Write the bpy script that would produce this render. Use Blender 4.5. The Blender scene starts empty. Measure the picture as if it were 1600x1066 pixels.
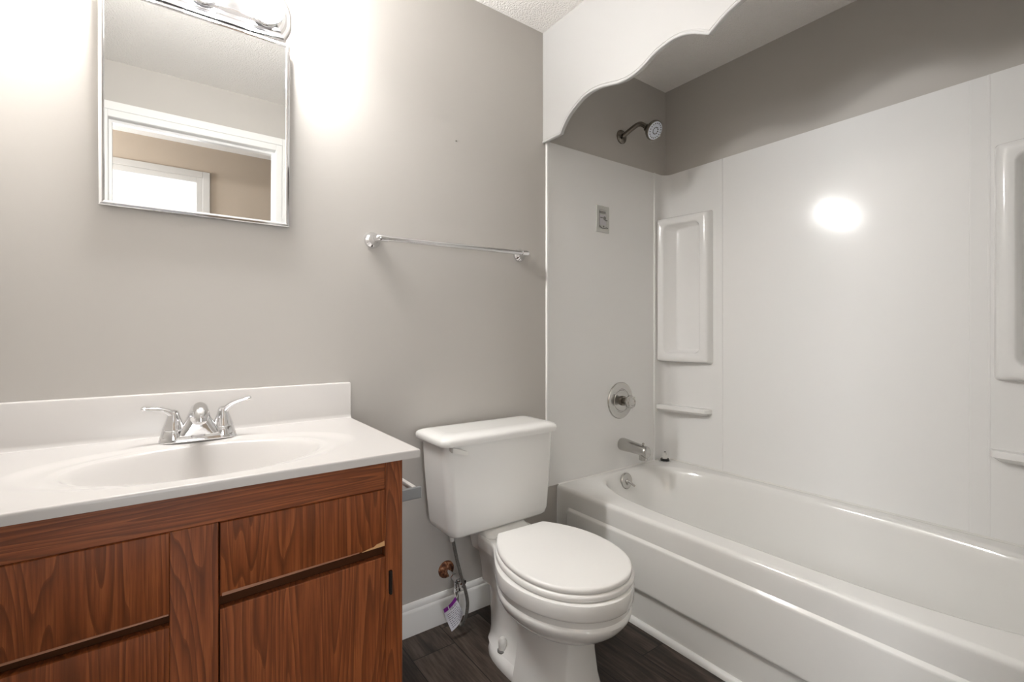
import bpy, bmesh, math, random
from mathutils import Vector, Matrix

PI = math.pi
random.seed(7)
SC = bpy.context.scene
COL = SC.collection

# ------------------------------------------------------------------ camera
FPX, YAW, HORIZON = 737.7, math.radians(36.10), 521.2
CAM = Vector((-1.2665, -1.5180, 1.0352))
cam_data = bpy.data.cameras.new('camera')
cam = bpy.data.objects.new('camera', cam_data)
COL.objects.link(cam)
cam.location = CAM
cam.rotation_euler = (PI / 2, 0, -YAW)
cam_data.sensor_fit = 'HORIZONTAL'
cam_data.sensor_width = 36.0
cam_data.lens = 36.0 * FPX / 1600.0
cam_data.shift_y = -(533.0 - HORIZON) / 1600.0
cam_data.clip_start = 0.01
SC.camera = cam

# ------------------------------------------------------------------ world, exposure
world = bpy.data.worlds.new('world')
SC.world = world
world.use_nodes = True
world.node_tree.nodes['Background'].inputs['Color'].default_value = (0.8, 0.85, 1.0, 1)
world.node_tree.nodes['Background'].inputs['Strength'].default_value = 0.3
SC.view_settings.view_transform = 'Standard'
SC.view_settings.look = 'None'
SC.view_settings.gamma = 1.0
SC.view_settings.use_curve_mapping = False
SC.view_settings.exposure = 0.14
SC.cycles.max_bounces = 14
SC.cycles.diffuse_bounces = 8
SC.cycles.glossy_bounces = 6
SC.cycles.sample_clamp_indirect = 6.0

BEDROOM_FILL = 120.0
HALL_FILL = 85.0
BULB_STRENGTH = 255.0
BULB_COLOR = (1.0, 0.985, 0.966)

# added fill light at an unseen bedroom window, reaching the bathroom through open doors
wl = bpy.data.lights.new('bedroom_fill', 'AREA')
wl.shape = 'RECTANGLE'
wl.size, wl.size_y = 2.6, 1.6
wl.energy = BEDROOM_FILL
wl.color = (0.97, 0.985, 1.0)
wo = bpy.data.objects.new('bedroom_fill', wl)
COL.objects.link(wo)
wo.location = (-1.6, -5.615, 1.15)
wo.rotation_euler = (PI / 2, 0, 0)

wl = bpy.data.lights.new('hall_fill', 'AREA')  # second added fill light, at an unseen hall window, brightens the tub
wl.shape = 'RECTANGLE'
wl.size, wl.size_y = 0.8, 0.5
wl.energy = HALL_FILL
wl.color = (0.97, 0.985, 1.0)
wo = bpy.data.objects.new('hall_fill', wl)
COL.objects.link(wo)
wo.location = (-3.012, -2.15, 1.70)
wo.rotation_euler = (PI / 2, 0, -PI / 2)

H = 2.29            # ceiling height
XR = 0.825          # face of the tub surround on the long wall
XL = -1.615         # left wall
YF = -1.53          # bathroom face of the wall with the doorway
YT = -1.524         # far end of the bathtub
DX0, DX1, DZ = -1.4995, -0.7656, 2.02     # doorway opening
HY = -2.68          # far wall of the hallway


# ------------------------------------------------------------------ materials
def new_mat(name):
    m = bpy.data.materials.new(name)
    m.use_nodes = True
    nt = m.node_tree
    return m, nt, nt.nodes['Principled BSDF']


def node(nt, kind, **kw):
    n = nt.nodes.new(kind)
    for k, v in kw.items():
        setattr(n, k, v)
    return n


def simple(name, color, rough=0.5, metal=0.0, coat=0.0, spec=0.5, bump=0.0, bump_scale=200.0, bump_dist=0.001, var=0.0):
    m, nt, b = new_mat(name)
    b.inputs['Base Color'].default_value = (*color, 1)
    b.inputs['Roughness'].default_value = rough
    b.inputs['Metallic'].default_value = metal
    b.inputs['Coat Weight'].default_value = coat
    b.inputs['Coat Roughness'].default_value = 0.04
    b.inputs['Specular IOR Level'].default_value = spec
    tc = node(nt, 'ShaderNodeTexCoord')
    if bump > 0:
        n = node(nt, 'ShaderNodeTexNoise')
        n.inputs['Scale'].default_value = bump_scale
        n.inputs['Detail'].default_value = 3
        nt.links.new(tc.outputs['Object'], n.inputs['Vector'])
        bp = node(nt, 'ShaderNodeBump')
        bp.inputs['Strength'].default_value = bump
        bp.inputs['Distance'].default_value = bump_dist
        nt.links.new(n.outputs['Fac'], bp.inputs['Height'])
        nt.links.new(bp.outputs['Normal'], b.inputs['Normal'])
    if var > 0:
        n = node(nt, 'ShaderNodeTexNoise')
        n.inputs['Scale'].default_value = 2.5
        n.inputs['Detail'].default_value = 4
        nt.links.new(tc.outputs['Object'], n.inputs['Vector'])
        r = node(nt, 'ShaderNodeMapRange')
        r.inputs['To Min'].default_value = max(0.0, rough - var)
        r.inputs['To Max'].default_value = rough + var
        nt.links.new(n.outputs['Fac'], r.inputs['Value'])
        nt.links.new(r.outputs['Result'], b.inputs['Roughness'])
    return m


def popcorn(name, color):
    m, nt, b = new_mat(name)
    b.inputs['Roughness'].default_value = 0.95
    tc = node(nt, 'ShaderNodeTexCoord')
    v = node(nt, 'ShaderNodeTexVoronoi')
    v.inputs['Scale'].default_value = 150
    v.inputs['Randomness'].default_value = 1
    nt.links.new(tc.outputs['Object'], v.inputs['Vector'])
    n = node(nt, 'ShaderNodeTexNoise')
    n.inputs['Scale'].default_value = 110
    n.inputs['Detail'].default_value = 5
    nt.links.new(tc.outputs['Object'], n.inputs['Vector'])
    sub = node(nt, 'ShaderNodeMath', operation='SUBTRACT')
    nt.links.new(n.outputs['Fac'], sub.inputs[0])
    nt.links.new(v.outputs['Distance'], sub.inputs[1])
    bp = node(nt, 'ShaderNodeBump')
    bp.inputs['Strength'].default_value = 0.6
    bp.inputs['Distance'].default_value = 0.0045
    nt.links.new(sub.outputs[0], bp.inputs['Height'])
    nt.links.new(bp.outputs['Normal'], b.inputs['Normal'])
    b.inputs['Base Color'].default_value = (*color, 1)
    return m


def oak(name, horizontal=False, dark=(0.055, 0.0155, 0.005), mid=(0.192, 0.054, 0.0158), light=(0.335, 0.109, 0.035)):
    """stained oak: tall cathedral figure plus fine pores along the grain"""
    m, nt, b = new_mat(name)
    b.inputs['Roughness'].default_value = 0.36
    b.inputs['Specular IOR Level'].default_value = 0.4
    tc = node(nt, 'ShaderNodeTexCoord')
    oi = node(nt, 'ShaderNodeObjectInfo')
    comb = node(nt, 'ShaderNodeCombineXYZ')
    mul = node(nt, 'ShaderNodeMath', operation='MULTIPLY')
    mul.inputs[1].default_value = 37.0
    nt.links.new(oi.outputs['Random'], mul.inputs[0])
    nt.links.new(mul.outputs[0], comb.inputs['X'])
    nt.links.new(mul.outputs[0], comb.inputs['Y'])
    nt.links.new(mul.outputs[0], comb.inputs['Z'])
    add = node(nt, 'ShaderNodeVectorMath', operation='ADD')
    nt.links.new(tc.outputs['Object'], add.inputs[0])
    nt.links.new(comb.outputs[0], add.inputs[1])
    mp = node(nt, 'ShaderNodeMapping')
    # compress along the grain
    mp.inputs['Scale'].default_value = (0.055, 0.3, 1.0) if horizontal else (1.0, 0.3, 0.075)
    nt.links.new(add.outputs[0], mp.inputs['Vector'])
    # cathedral figure: contour lines of a smooth stretched noise
    n1 = node(nt, 'ShaderNodeTexNoise')
    n1.inputs['Scale'].default_value = 8.5
    n1.inputs['Detail'].default_value = 2.6
    n1.inputs['Roughness'].default_value = 0.45
    nt.links.new(mp.outputs[0], n1.inputs['Vector'])
    k = node(nt, 'ShaderNodeMath', operation='MULTIPLY')
    k.inputs[1].default_value = 30.0
    nt.links.new(n1.outputs['Fac'], k.inputs[0])
    fr = node(nt, 'ShaderNodeMath', operation='FRACT')
    nt.links.new(k.outputs[0], fr.inputs[0])
    # fine pores
    mp2 = node(nt, 'ShaderNodeMapping')
    mp2.inputs['Scale'].default_value = (0.03, 0.3, 1.0) if horizontal else (1.0, 0.3, 0.03)
    nt.links.new(add.outputs[0], mp2.inputs['Vector'])
    n2 = node(nt, 'ShaderNodeTexNoise')
    n2.inputs['Scale'].default_value = 230.0
    n2.inputs['Detail'].default_value = 4.0
    n2.inputs['Roughness'].default_value = 0.65
    nt.links.new(mp2.outputs[0], n2.inputs['Vector'])
    n3 = node(nt, 'ShaderNodeTexNoise')
    n3.inputs['Scale'].default_value = 75.0
    n3.inputs['Detail'].default_value = 3.0
    nt.links.new(mp2.outputs[0], n3.inputs['Vector'])
    r = node(nt, 'ShaderNodeValToRGB')
    e = r.color_ramp.elements
    e[0].position, e[0].color = 0.0, (*light, 1)
    e[1].position, e[1].color = 1.0, (*dark, 1)
    x = e.new(0.45)
    x.color = (mid[0] * 1.2, mid[1] * 1.2, mid[2] * 1.2, 1)
    x = e.new(0.72)
    x.color = (mid[0] * 0.85, mid[1] * 0.8, mid[2] * 0.75, 1)
    x = e.new(0.90)
    x.color = (*dark, 1)
    e[-1].color = (mid[0] * 0.9, mid[1] * 0.85, mid[2] * 0.8, 1)
    nt.links.new(fr.outputs[0], r.inputs['Fac'])
    r2 = node(nt, 'ShaderNodeValToRGB')
    e = r2.color_ramp.elements
    e[0].position, e[0].color = 0.40, (0.42, 0.33, 0.28, 1)
    e[1].position, e[1].color = 0.56, (1.06, 1.03, 1.0, 1)
    nt.links.new(n2.outputs['Fac'], r2.inputs['Fac'])
    mx = node(nt, 'ShaderNodeMix', data_type='RGBA', blend_type='MULTIPLY')
    mx.inputs['Factor'].default_value = 0.9
    nt.links.new(r.outputs['Color'], mx.inputs['A'])
    nt.links.new(r2.outputs['Color'], mx.inputs['B'])
    r3 = node(nt, 'ShaderNodeValToRGB')
    e = r3.color_ramp.elements
    e[0].position, e[0].color = 0.3, (*mid, 1)
    e[1].position, e[1].color = 0.7, (mid[0] * 1.35, mid[1] * 1.4, mid[2] * 1.5, 1)
    nt.links.new(n3.outputs['Fac'], r3.inputs['Fac'])
    mx2 = node(nt, 'ShaderNodeMix', data_type='RGBA')
    mx2.inputs['Factor'].default_value = 0.45
    nt.links.new(mx.outputs['Result'], mx2.inputs['A'])
    nt.links.new(r3.outputs['Color'], mx2.inputs['B'])
    nt.links.new(mx2.outputs['Result'], b.inputs['Base Color'])
    bp = node(nt, 'ShaderNodeBump')
    bp.inputs['Strength'].default_value = 0.15
    bp.inputs['Distance'].default_value = 0.0006
    nt.links.new(n2.outputs['Fac'], bp.inputs['Height'])
    nt.links.new(bp.outputs['Normal'], b.inputs['Normal'])
    return m


def plank_floor(name):
    m, nt, b = new_mat(name)
    b.inputs['Specular IOR Level'].default_value = 0.35
    tc = node(nt, 'ShaderNodeTexCoord')
    sep = node(nt, 'ShaderNodeSeparateXYZ')
    nt.links.new(tc.outputs['Object'], sep.inputs[0])

    def mth(op, a, c=None):
        n = node(nt, 'ShaderNodeMath', operation=op)
        for i, v in enumerate((a, c)):
            if v is None:
                continue
            if isinstance(v, (int, float)):
                n.inputs[i].default_value = v
            else:
                nt.links.new(v, n.inputs[i])
        return n.outputs[0]
    W, L = 0.152, 1.22
    xs = mth('DIVIDE', mth('ADD', sep.outputs['X'], 5.018), W)
    row = mth('FLOOR', xs)
    fx = mth('FRACT', xs)
    wn = node(nt, 'ShaderNodeTexWhiteNoise', noise_dimensions='1D')
    nt.links.new(row, wn.inputs['W'])
    ys = mth('ADD', mth('DIVIDE', sep.outputs['Y'], L), mth('MULTIPLY', wn.outputs['Value'], 7.3))
    fy = mth('FRACT', ys)
    wn2 = node(nt, 'ShaderNodeTexWhiteNoise', noise_dimensions='2D')
    cb = node(nt, 'ShaderNodeCombineXYZ')
    nt.links.new(row, cb.inputs[0])
    nt.links.new(mth('FLOOR', ys), cb.inputs[1])
    nt.links.new(cb.outputs[0], wn2.inputs['Vector'])
    seam_x = mth('LESS_THAN', mth('MINIMUM', fx, mth('SUBTRACT', 1.0, fx)), 0.010)
    seam_y = mth('LESS_THAN', mth('MINIMUM', fy, mth('SUBTRACT', 1.0, fy)), 0.0012)
    seam = mth('MAXIMUM', seam_x, seam_y)
    # grain along Y
    off = node(nt, 'ShaderNodeVectorMath', operation='MULTIPLY_ADD')
    nt.links.new(wn2.outputs['Color'], off.inputs[0])
    off.inputs[1].default_value = (9, 9, 9)
    nt.links.new(tc.outputs['Object'], off.inputs[2])
    mp = node(nt, 'ShaderNodeMapping')
    mp.inputs['Scale'].default_value = (1.0, 0.10, 1.0)
    nt.links.new(off.outputs[0], mp.inputs['Vector'])
    n1 = node(nt, 'ShaderNodeTexNoise')
    n1.inputs['Scale'].default_value = 26
    n1.inputs['Detail'].default_value = 6
    n1.inputs['Roughness'].default_value = 0.62
    n1.inputs['Distortion'].default_value = 0.8
    nt.links.new(mp.outputs[0], n1.inputs['Vector'])
    n2 = node(nt, 'ShaderNodeTexNoise')
    n2.inputs['Scale'].default_value = 160
    n2.inputs['Detail'].default_value = 3
    nt.links.new(mp.outputs[0], n2.inputs['Vector'])
    f = mth('ADD', mth('MULTIPLY', n1.outputs['Fac'], 0.7), mth('MULTIPLY', n2.outputs['Fac'], 0.3))
    f = mth('ADD', f, mth('MULTIPLY', mth('SUBTRACT', wn2.outputs['Value'], 0.5), 0.16))
    r = node(nt, 'ShaderNodeValToRGB')
    e = r.color_ramp.elements
    e[0].position, e[0].color = 0.34, (0.015, 0.0105, 0.0085, 1)
    e[1].position, e[1].color = 0.68, (0.115, 0.088, 0.070, 1)
    x = e.new(0.48)
    x.color = (0.044, 0.032, 0.0255, 1)
    nt.links.new(f, r.inputs['Fac'])
    mx = node(nt, 'ShaderNodeMix', data_type='RGBA')
    nt.links.new(seam, mx.inputs['Factor'])
    nt.links.new(r.outputs['Color'], mx.inputs['A'])
    mx.inputs['B'].default_value = (0.006, 0.0045, 0.004, 1)
    nt.links.new(mx.outputs['Result'], b.inputs['Base Color'])
    b.inputs['Roughness'].default_value = 0.48
    bp = node(nt, 'ShaderNodeBump')
    bp.inputs['Strength'].default_value = 0.25
    bp.inputs['Distance'].default_value = 0.001
    nt.links.new(mth('SUBTRACT', f, seam), bp.inputs['Height'])
    nt.links.new(bp.outputs['Normal'], b.inputs['Normal'])
    return m


def rust(name):
    m, nt, b = new_mat(name)
    b.inputs['Roughness'].default_value = 0.75
    b.inputs['Metallic'].default_value = 0.25
    tc = node(nt, 'ShaderNodeTexCoord')
    n = node(nt, 'ShaderNodeTexNoise')
    n.inputs['Scale'].default_value = 90
    n.inputs['Detail'].default_value = 5
    nt.links.new(tc.outputs['Object'], n.inputs['Vector'])
    r = node(nt, 'ShaderNodeValToRGB')
    e = r.color_ramp.elements
    e[0].position, e[0].color = 0.38, (0.06, 0.018, 0.008, 1)
    e[1].position, e[1].color = 0.66, (0.42, 0.24, 0.15, 1)
    x = e.new(0.52)
    x.color = (0.20, 0.075, 0.03, 1)
    nt.links.new(n.outputs['Fac'], r.inputs['Fac'])
    nt.links.new(r.outputs['Color'], b.inputs['Base Color'])
    return m


def braid(name):
    m, nt, b = new_mat(name)
    b.inputs['Metallic'].default_value = 0.85
    b.inputs['Roughness'].default_value = 0.35
    tc = node(nt, 'ShaderNodeTexCoord')
    w = node(nt, 'ShaderNodeTexVoronoi')
    w.inputs['Scale'].default_value = 800
    nt.links.new(tc.outputs['Object'], w.inputs['Vector'])
    r = node(nt, 'ShaderNodeValToRGB')
    e = r.color_ramp.elements
    e[0].position, e[0].color = 0.15, (0.55, 0.54, 0.50, 1)
    e[1].position, e[1].color = 0.85, (0.14, 0.14, 0.13, 1)
    nt.links.new(w.outputs['Distance'], r.inputs['Fac'])
    nt.links.new(r.outputs['Color'], b.inputs['Base Color'])
    bp = node(nt, 'ShaderNodeBump')
    bp.inputs['Strength'].default_value = 0.5
    bp.inputs['Distance'].default_value = 0.0008
    nt.links.new(w.outputs['Distance'], bp.inputs['Height'])
    nt.links.new(bp.outputs['Normal'], b.inputs['Normal'])
    return m


def emission(name, color, strength):
    m, nt, b = new_mat(name)
    b.inputs['Base Color'].default_value = (0.9, 0.9, 0.9, 1)
    b.inputs['Roughness'].default_value = 0.2
    b.inputs['Emission Color'].default_value = (*color, 1)
    b.inputs['Emission Strength'].default_value = strength
    return m


M = {}
M['paint'] = simple('greige_wall_paint', (0.485, 0.463, 0.435), 0.6, spec=0.3, bump=0.12, bump_scale=160, bump_dist=0.0006)
M['hall_paint'] = simple('tan_hall_paint', (0.40, 0.335, 0.27), 0.65, spec=0.3, bump=0.12, bump_scale=160, bump_dist=0.0006)
M['ceiling'] = popcorn('popcorn_ceiling', (0.88, 0.86, 0.835))
M['floor'] = plank_floor('dark_vinyl_planks')
M['trim'] = simple('white_trim_paint', (0.80, 0.80, 0.79), 0.35, bump=0.05, bump_scale=60)
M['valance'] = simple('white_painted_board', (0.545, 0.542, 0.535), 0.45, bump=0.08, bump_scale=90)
M['acrylic'] = simple('white_surround_acrylic', (0.79, 0.786, 0.776), 0.13, spec=0.30, bump=0.16, bump_scale=11, bump_dist=0.0016, var=0.04)
M['tub'] = simple('white_tub_enamel', (0.77, 0.765, 0.745), 0.10, spec=0.5, coat=0.3)
M['china'] = simple('white_vitreous_china', (0.80, 0.795, 0.775), 0.09, spec=0.5, coat=0.4)
M['plastic'] = simple('white_seat_plastic', (0.82, 0.81, 0.79), 0.28)
M['marble'] = simple('cultured_marble', (0.555, 0.534, 0.516), 0.24, coat=0.0, spec=0.4)
M['chrome'] = simple('polished_chrome', (0.80, 0.80, 0.81), 0.07, metal=1.0)
M['satin'] = simple('worn_chrome', (0.52, 0.51, 0.49), 0.22, metal=1.0)
M['brushed'] = simple('brushed_grey_metal', (0.42, 0.44, 0.46), 0.38, metal=0.9)
M['bronze'] = simple('tarnished_chrome', (0.20, 0.18, 0.155), 0.25, metal=1.0)
M['mirror'] = simple('mirror_glass', (0.90, 0.91, 0.905), 0.0, metal=1.0)
M['oak'] = oak('stained_oak_vertical')
M['oak_h'] = oak('stained_oak_horizontal', True)
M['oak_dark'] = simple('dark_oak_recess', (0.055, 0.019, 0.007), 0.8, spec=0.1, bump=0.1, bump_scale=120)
M['raw_wood'] = simple('raw_broken_wood', (0.60, 0.34, 0.15), 0.8, bump=0.8, bump_scale=160, bump_dist=0.002)
M['lip'] = simple('lit_oak_edge', (0.26, 0.105, 0.045), 0.5, bump=0.3, bump_scale=150)  # paler oak, stands in for light catching the drawer lips
M['black'] = simple('black_rubber', (0.012, 0.012, 0.012), 0.45)
M['hinge'] = simple('dark_hinge_metal', (0.02, 0.016, 0.013), 0.4, metal=0.6)
M['white_plastic'] = simple('white_moulded_plastic', (0.72, 0.71, 0.68), 0.35)
M['spray'] = simple('pale_spray_face', (0.66, 0.70, 0.78), 0.3)
M['plate'] = simple('grey_plate_plastic', (0.48, 0.48, 0.455), 0.3)
M['plate_dark'] = simple('grey_mark', (0.17, 0.165, 0.155), 0.4)
M['plate_lilac'] = simple('pale_lilac_face', (0.50, 0.485, 0.51), 0.3)
M['tag'] = simple('tag_paper', (0.66, 0.66, 0.72), 0.5)
M['tag_purple'] = simple('tag_purple', (0.20, 0.015, 0.25), 0.5)
M['tag_ink'] = simple('tag_ink', (0.10, 0.10, 0.13), 0.5)
M['rust'] = rust('rusted_metal')
M['braid'] = braid('braided_steel')
M['bulb'] = emission('glowing_globe', BULB_COLOR, BULB_STRENGTH)
M['hall_trim'] = simple('cream_hall_trim', (0.47, 0.455, 0.435), 0.45)
M['fixture'] = simple('bright_fixture_chrome', (0.80, 0.80, 0.81), 0.14, metal=1.0)
M['white_wall'] = simple('white_bedroom_paint', (0.80, 0.79, 0.77), 0.7)
M['door'] = simple('white_door_paint', (0.82, 0.82, 0.81), 0.4, bump=0.05, bump_scale=60)
M['caulk'] = simple('caulk', (0.70, 0.69, 0.66), 0.6)
M['nail'] = simple('nail_head', (0.18, 0.16, 0.14), 0.5, metal=0.5)


# ------------------------------------------------------------------ object helpers
def finish(bm, angle=32.0):
    bmesh.ops.remove_doubles(bm, verts=bm.verts, dist=1e-6)
    bmesh.ops.recalc_face_normals(bm, faces=bm.faces)
    lim = math.radians(angle)
    for f in bm.faces:
        f.smooth = True
    for e in bm.edges:
        if len(e.link_faces) == 2:
            e.smooth = e.calc_face_angle(0.0) < lim
        else:
            e.smooth = True


def ob(name, bm, mats, parent=None, angle=32.0):
    """link bm (world coordinates) as ONE mesh object, under parent if given"""
    finish(bm, angle)
    if not isinstance(mats, (list, tuple)):
        mats = [mats]
    me = bpy.data.meshes.new(name)
    o = bpy.data.objects.new(name, me)
    COL.objects.link(o)
    if parent is not None:
        o.parent = parent
        loc = Vector(parent['_w'])
        o['_w'] = list(loc)
    else:
        c = Vector((0, 0, 0))
        lo = Vector((1e9,) * 3)
        hi = Vector((-1e9,) * 3)
        for v in bm.verts:
            for i in range(3):
                lo[i] = min(lo[i], v.co[i])
                hi[i] = max(hi[i], v.co[i])
        loc = Vector(((lo.x + hi.x) / 2, (lo.y + hi.y) / 2, lo.z))
        o.location = loc
        o['_w'] = list(loc)
    bmesh.ops.translate(bm, verts=bm.verts, vec=-loc)
    bm.to_mesh(me)
    bm.free()
    for m in mats:
        me.materials.append(M[m])
    return o


def tag(o, label, cat, group=None):
    o['label'] = label
    o['category'] = cat
    if group:
        o['group'] = group
    return o


def thing(name, loc, label, cat, group=None):
    o = bpy.data.objects.new(name, None)
    COL.objects.link(o)
    o.empty_display_size = 0.05
    o.location = loc
    o['_w'] = list(loc)
    return tag(o, label, cat, group)


def struct(name, bm, mats, angle=32.0):
    o = ob(name, bm, mats, None, angle)
    o['kind'] = 'structure'
    return o


def BM():
    return bmesh.new()


def box(bm, x0, x1, y0, y1, z0, z1, bev=0.0, seg=2, mi=0):
    r = bmesh.ops.create_cube(bm, size=1.0)
    vs = r['verts']
    for v in vs:
        v.co = Vector((x0 + (x1 - x0) * (v.co.x + .5), y0 + (y1 - y0) * (v.co.y + .5), z0 + (z1 - z0) * (v.co.z + .5)))
    fs = set()
    for v in vs:
        fs.update(v.link_faces)
    for f in fs:
        f.material_index = mi
    if bev > 0:
        es = set()
        for v in vs:
            es.update(v.link_edges)
        rr = bmesh.ops.bevel(bm, geom=list(es), offset=bev, segments=seg, profile=0.5, affect='EDGES')
        for f in rr['faces']:
            f.material_index = mi
    return vs


def loft(bm, rings, cap0=True, cap1=True, closed=True, mi=0):
    vr = [[bm.verts.new(Vector(p)) for p in r] for r in rings]
    n = len(vr[0])
    for a, b in zip(vr, vr[1:]):
        for i in range(n if closed else n - 1):
            j = (i + 1) % n
            try:
                f = bm.faces.new((a[i], a[j], b[j], b[i]))
                f.material_index = mi
            except ValueError:
                pass
    if closed and cap0:
        f = bm.faces.new(vr[0][::-1])
        f.material_index = mi
    if closed and cap1:
        f = bm.faces.new(vr[-1])
        f.material_index = mi
    return vr


def frame_axes(d):
    d = Vector(d).normalized()
    up = Vector((0, 0, 1)) if abs(d.z) < 0.9 else Vector((1, 0, 0))
    u = d.cross(up).normalized()
    v = u.cross(d).normalized()
    return d, u, v


def lathe(bm, origin, axis, prof, n=32, cap0=True, cap1=True, mi=0):
    """prof: (distance along axis, radius)"""
    d, u, v = frame_axes(axis)
    o = Vector(origin)
    rings = []
    for t, r in prof:
        r = max(r, 1e-5)
        rings.append([o + d * t + (u * math.cos(2 * PI * i / n) + v * math.sin(2 * PI * i / n)) * r for i in range(n)])
    return loft(bm, rings, cap0, cap1, mi=mi)


def catmull(pts, sub=8):
    P = [Vector(p) for p in pts]
    P = [P[0] * 2 - P[1]] + P + [P[-1] * 2 - P[-2]]
    out = []
    for i in range(1, len(P) - 2):
        for k in range(sub):
            t = k / sub
            a, b, c, d = P[i - 1], P[i], P[i + 1], P[i + 2]
            out.append(0.5 * ((2 * b) + (c - a) * t + (2 * a - 5 * b + 4 * c - d) * t * t + (3 * b - a - 3 * c + d) * t ** 3))
    out.append(P[-2])
    return out


def tube(bm, pts, rad, n=14, mi=0, flat=1.0):
    """rad: number or list matching pts; flat squashes the section along its second axis"""
    pts = [Vector(p) for p in pts]
    if isinstance(rad, (int, float)):
        rad = [rad] * len(pts)
    rings = []
    u = None
    for i, p in enumerate(pts):
        d = (pts[min(i + 1, len(pts) - 1)] - pts[max(i - 1, 0)]).normalized()
        if u is None:
            d, u, v = frame_axes(d)
        else:
            u = (u - d * u.dot(d)).normalized()
            v = u.cross(d).normalized()
        fl = flat[i] if isinstance(flat, (list, tuple)) else flat
        rings.append([p + (u * math.cos(2 * PI * k / n) + v * math.sin(2 * PI * k / n) * fl) * rad[i] for k in range(n)])
    return loft(bm, rings, mi=mi)


def prism(bm, poly, axis, a, b, mi=0, bev=0.0):
    """extrude a polygon of 2-tuples along axis ('X': poly is (y,z); 'Y': (x,z); 'Z': (x,y))"""
    def mk(p, t):
        if axis == 'X':
            return Vector((t, p[0], p[1]))
        if axis == 'Y':
            return Vector((p[0], t, p[1]))
        return Vector((p[0], p[1], t))
    return loft(bm, [[mk(p, a) for p in poly], [mk(p, b) for p in poly]], mi=mi)


def rrect(w, h, r, seg=6):
    """rounded rectangle centred on the origin, counter-clockwise"""
    r = min(r, w / 2 - 1e-4, h / 2 - 1e-4)
    out = []
    for cx, cy, a0 in ((w / 2 - r, h / 2 - r, 0), (-w / 2 + r, h / 2 - r, PI / 2), (-w / 2 + r, -h / 2 + r, PI), (w / 2 - r, -h / 2 + r, 1.5 * PI)):
        for k in range(seg + 1):
            a = a0 + PI / 2 * k / seg
            out.append((cx + r * math.cos(a), cy + r * math.sin(a)))
    return out


# ================================================================== THE ROOM
bm = BM(); box(bm, -4.3, 1.5, -5.8, 0.12, -0.08, 0.0); struct('floor', bm, 'floor')
bm = BM(); box(bm, XL - .1, 0.93, YF - 0.1, 0.1, H, H + 0.08); struct('ceiling', bm, 'ceiling')
bm = BM(); box(bm, XL - .1, 0.93, 0.0, 0.1, 0.0, H); struct('wall_back', bm, 'paint')
bm = BM(); box(bm, XR + .004, 0.929, YF, 0.0, 0.0, H); struct('wall_right', bm, 'paint')
bm = BM(); box(bm, XL - .1, XL, YF, 0.0, 0.0, H); struct('wall_left', bm, 'paint')
bm = BM()
box(bm, XL - .1, DX0 - .012, YF - 0.1, YF, 0.0, H)
box(bm, DX1 + .012, 0.93, YF - 0.1, YF, 0.0, H)
box(bm, DX0 - .012, DX1 + .012, YF - 0.1, YF, DZ + .012, H)
struct('wall_front', bm, 'paint')

# hallway beyond the doorway (seen in the mirror)
bm = BM(); box(bm, -3.0, 1.2, HY - 0.1, YF - 0.1, H, H + 0.08); struct('ceiling_hall', bm, 'ceiling')
HX0, HX1 = -1.88, -1.097
bm = BM()
box(bm, -3.0, HX0 - .012, HY - 0.1, HY, 0.0, H)
box(bm, HX1 + .012, 1.2, HY - 0.1, HY, 0.0, H)
box(bm, HX0 - .012, HX1 + .012, HY - 0.1, HY, 2.036, H)
struct('wall_hall', bm, 'hall_paint')
bm = BM()
box(bm, -3.1, -3.0, HY - .1, -2.55, 0, H)
box(bm, -3.1, -3.0, -1.75, YF - .1, 0, H)
box(bm, -3.1, -3.0, -2.55, -1.75, 0, 1.45)
box(bm, -3.1, -3.0, -2.55, -1.75, 1.95, H)
struct('wall_hall_left', bm, 'hall_paint')
bm = BM()
for y in (-2.55, -1.75):
    box(bm, -3.08, -2.988, y - .03, y + .03, 1.43, 1.97)
for z in (1.45, 1.95):
    box(bm, -3.08, -2.988, -2.52, -1.78, z - .02, z + .02)
struct('fill_window_2', bm, 'trim')  # window added at the unseen hall end for the fill light
bm = BM(); box(bm, 1.2, 1.3, HY - .1, YF - .1, 0, H); struct('wall_hall_right', bm, 'hall_paint')
bm = BM()
box(bm, -3.0, XL - .1, YF - 0.1, YF - .02, 0.0, H)
box(bm, 0.93, 1.2, YF - 0.1, YF - .02, 0.0, H)
struct('wall_hall_front', bm, 'hall_paint')


def casing(bm, x0, x1, z1, y, sgn, w):
    """door casing of two stepped bands around an opening; y is the wall face, sgn the way it faces"""
    for a, b, t in ((0.0, w * 0.55, 0.010), (w * 0.45, w, 0.016)):
        ya, yb = sorted((y, y + sgn * t))
        box(bm, x0 - b, x0 - a, ya, yb, 0.0, z1 + b, 0.002, 1)
        box(bm, x1 + a, x1 + b, ya, yb, 0.0, z1 + b, 0.002, 1)
        box(bm, x0 - a, x1 + a, ya, yb, z1 + a, z1 + b, 0.002, 1)


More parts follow.
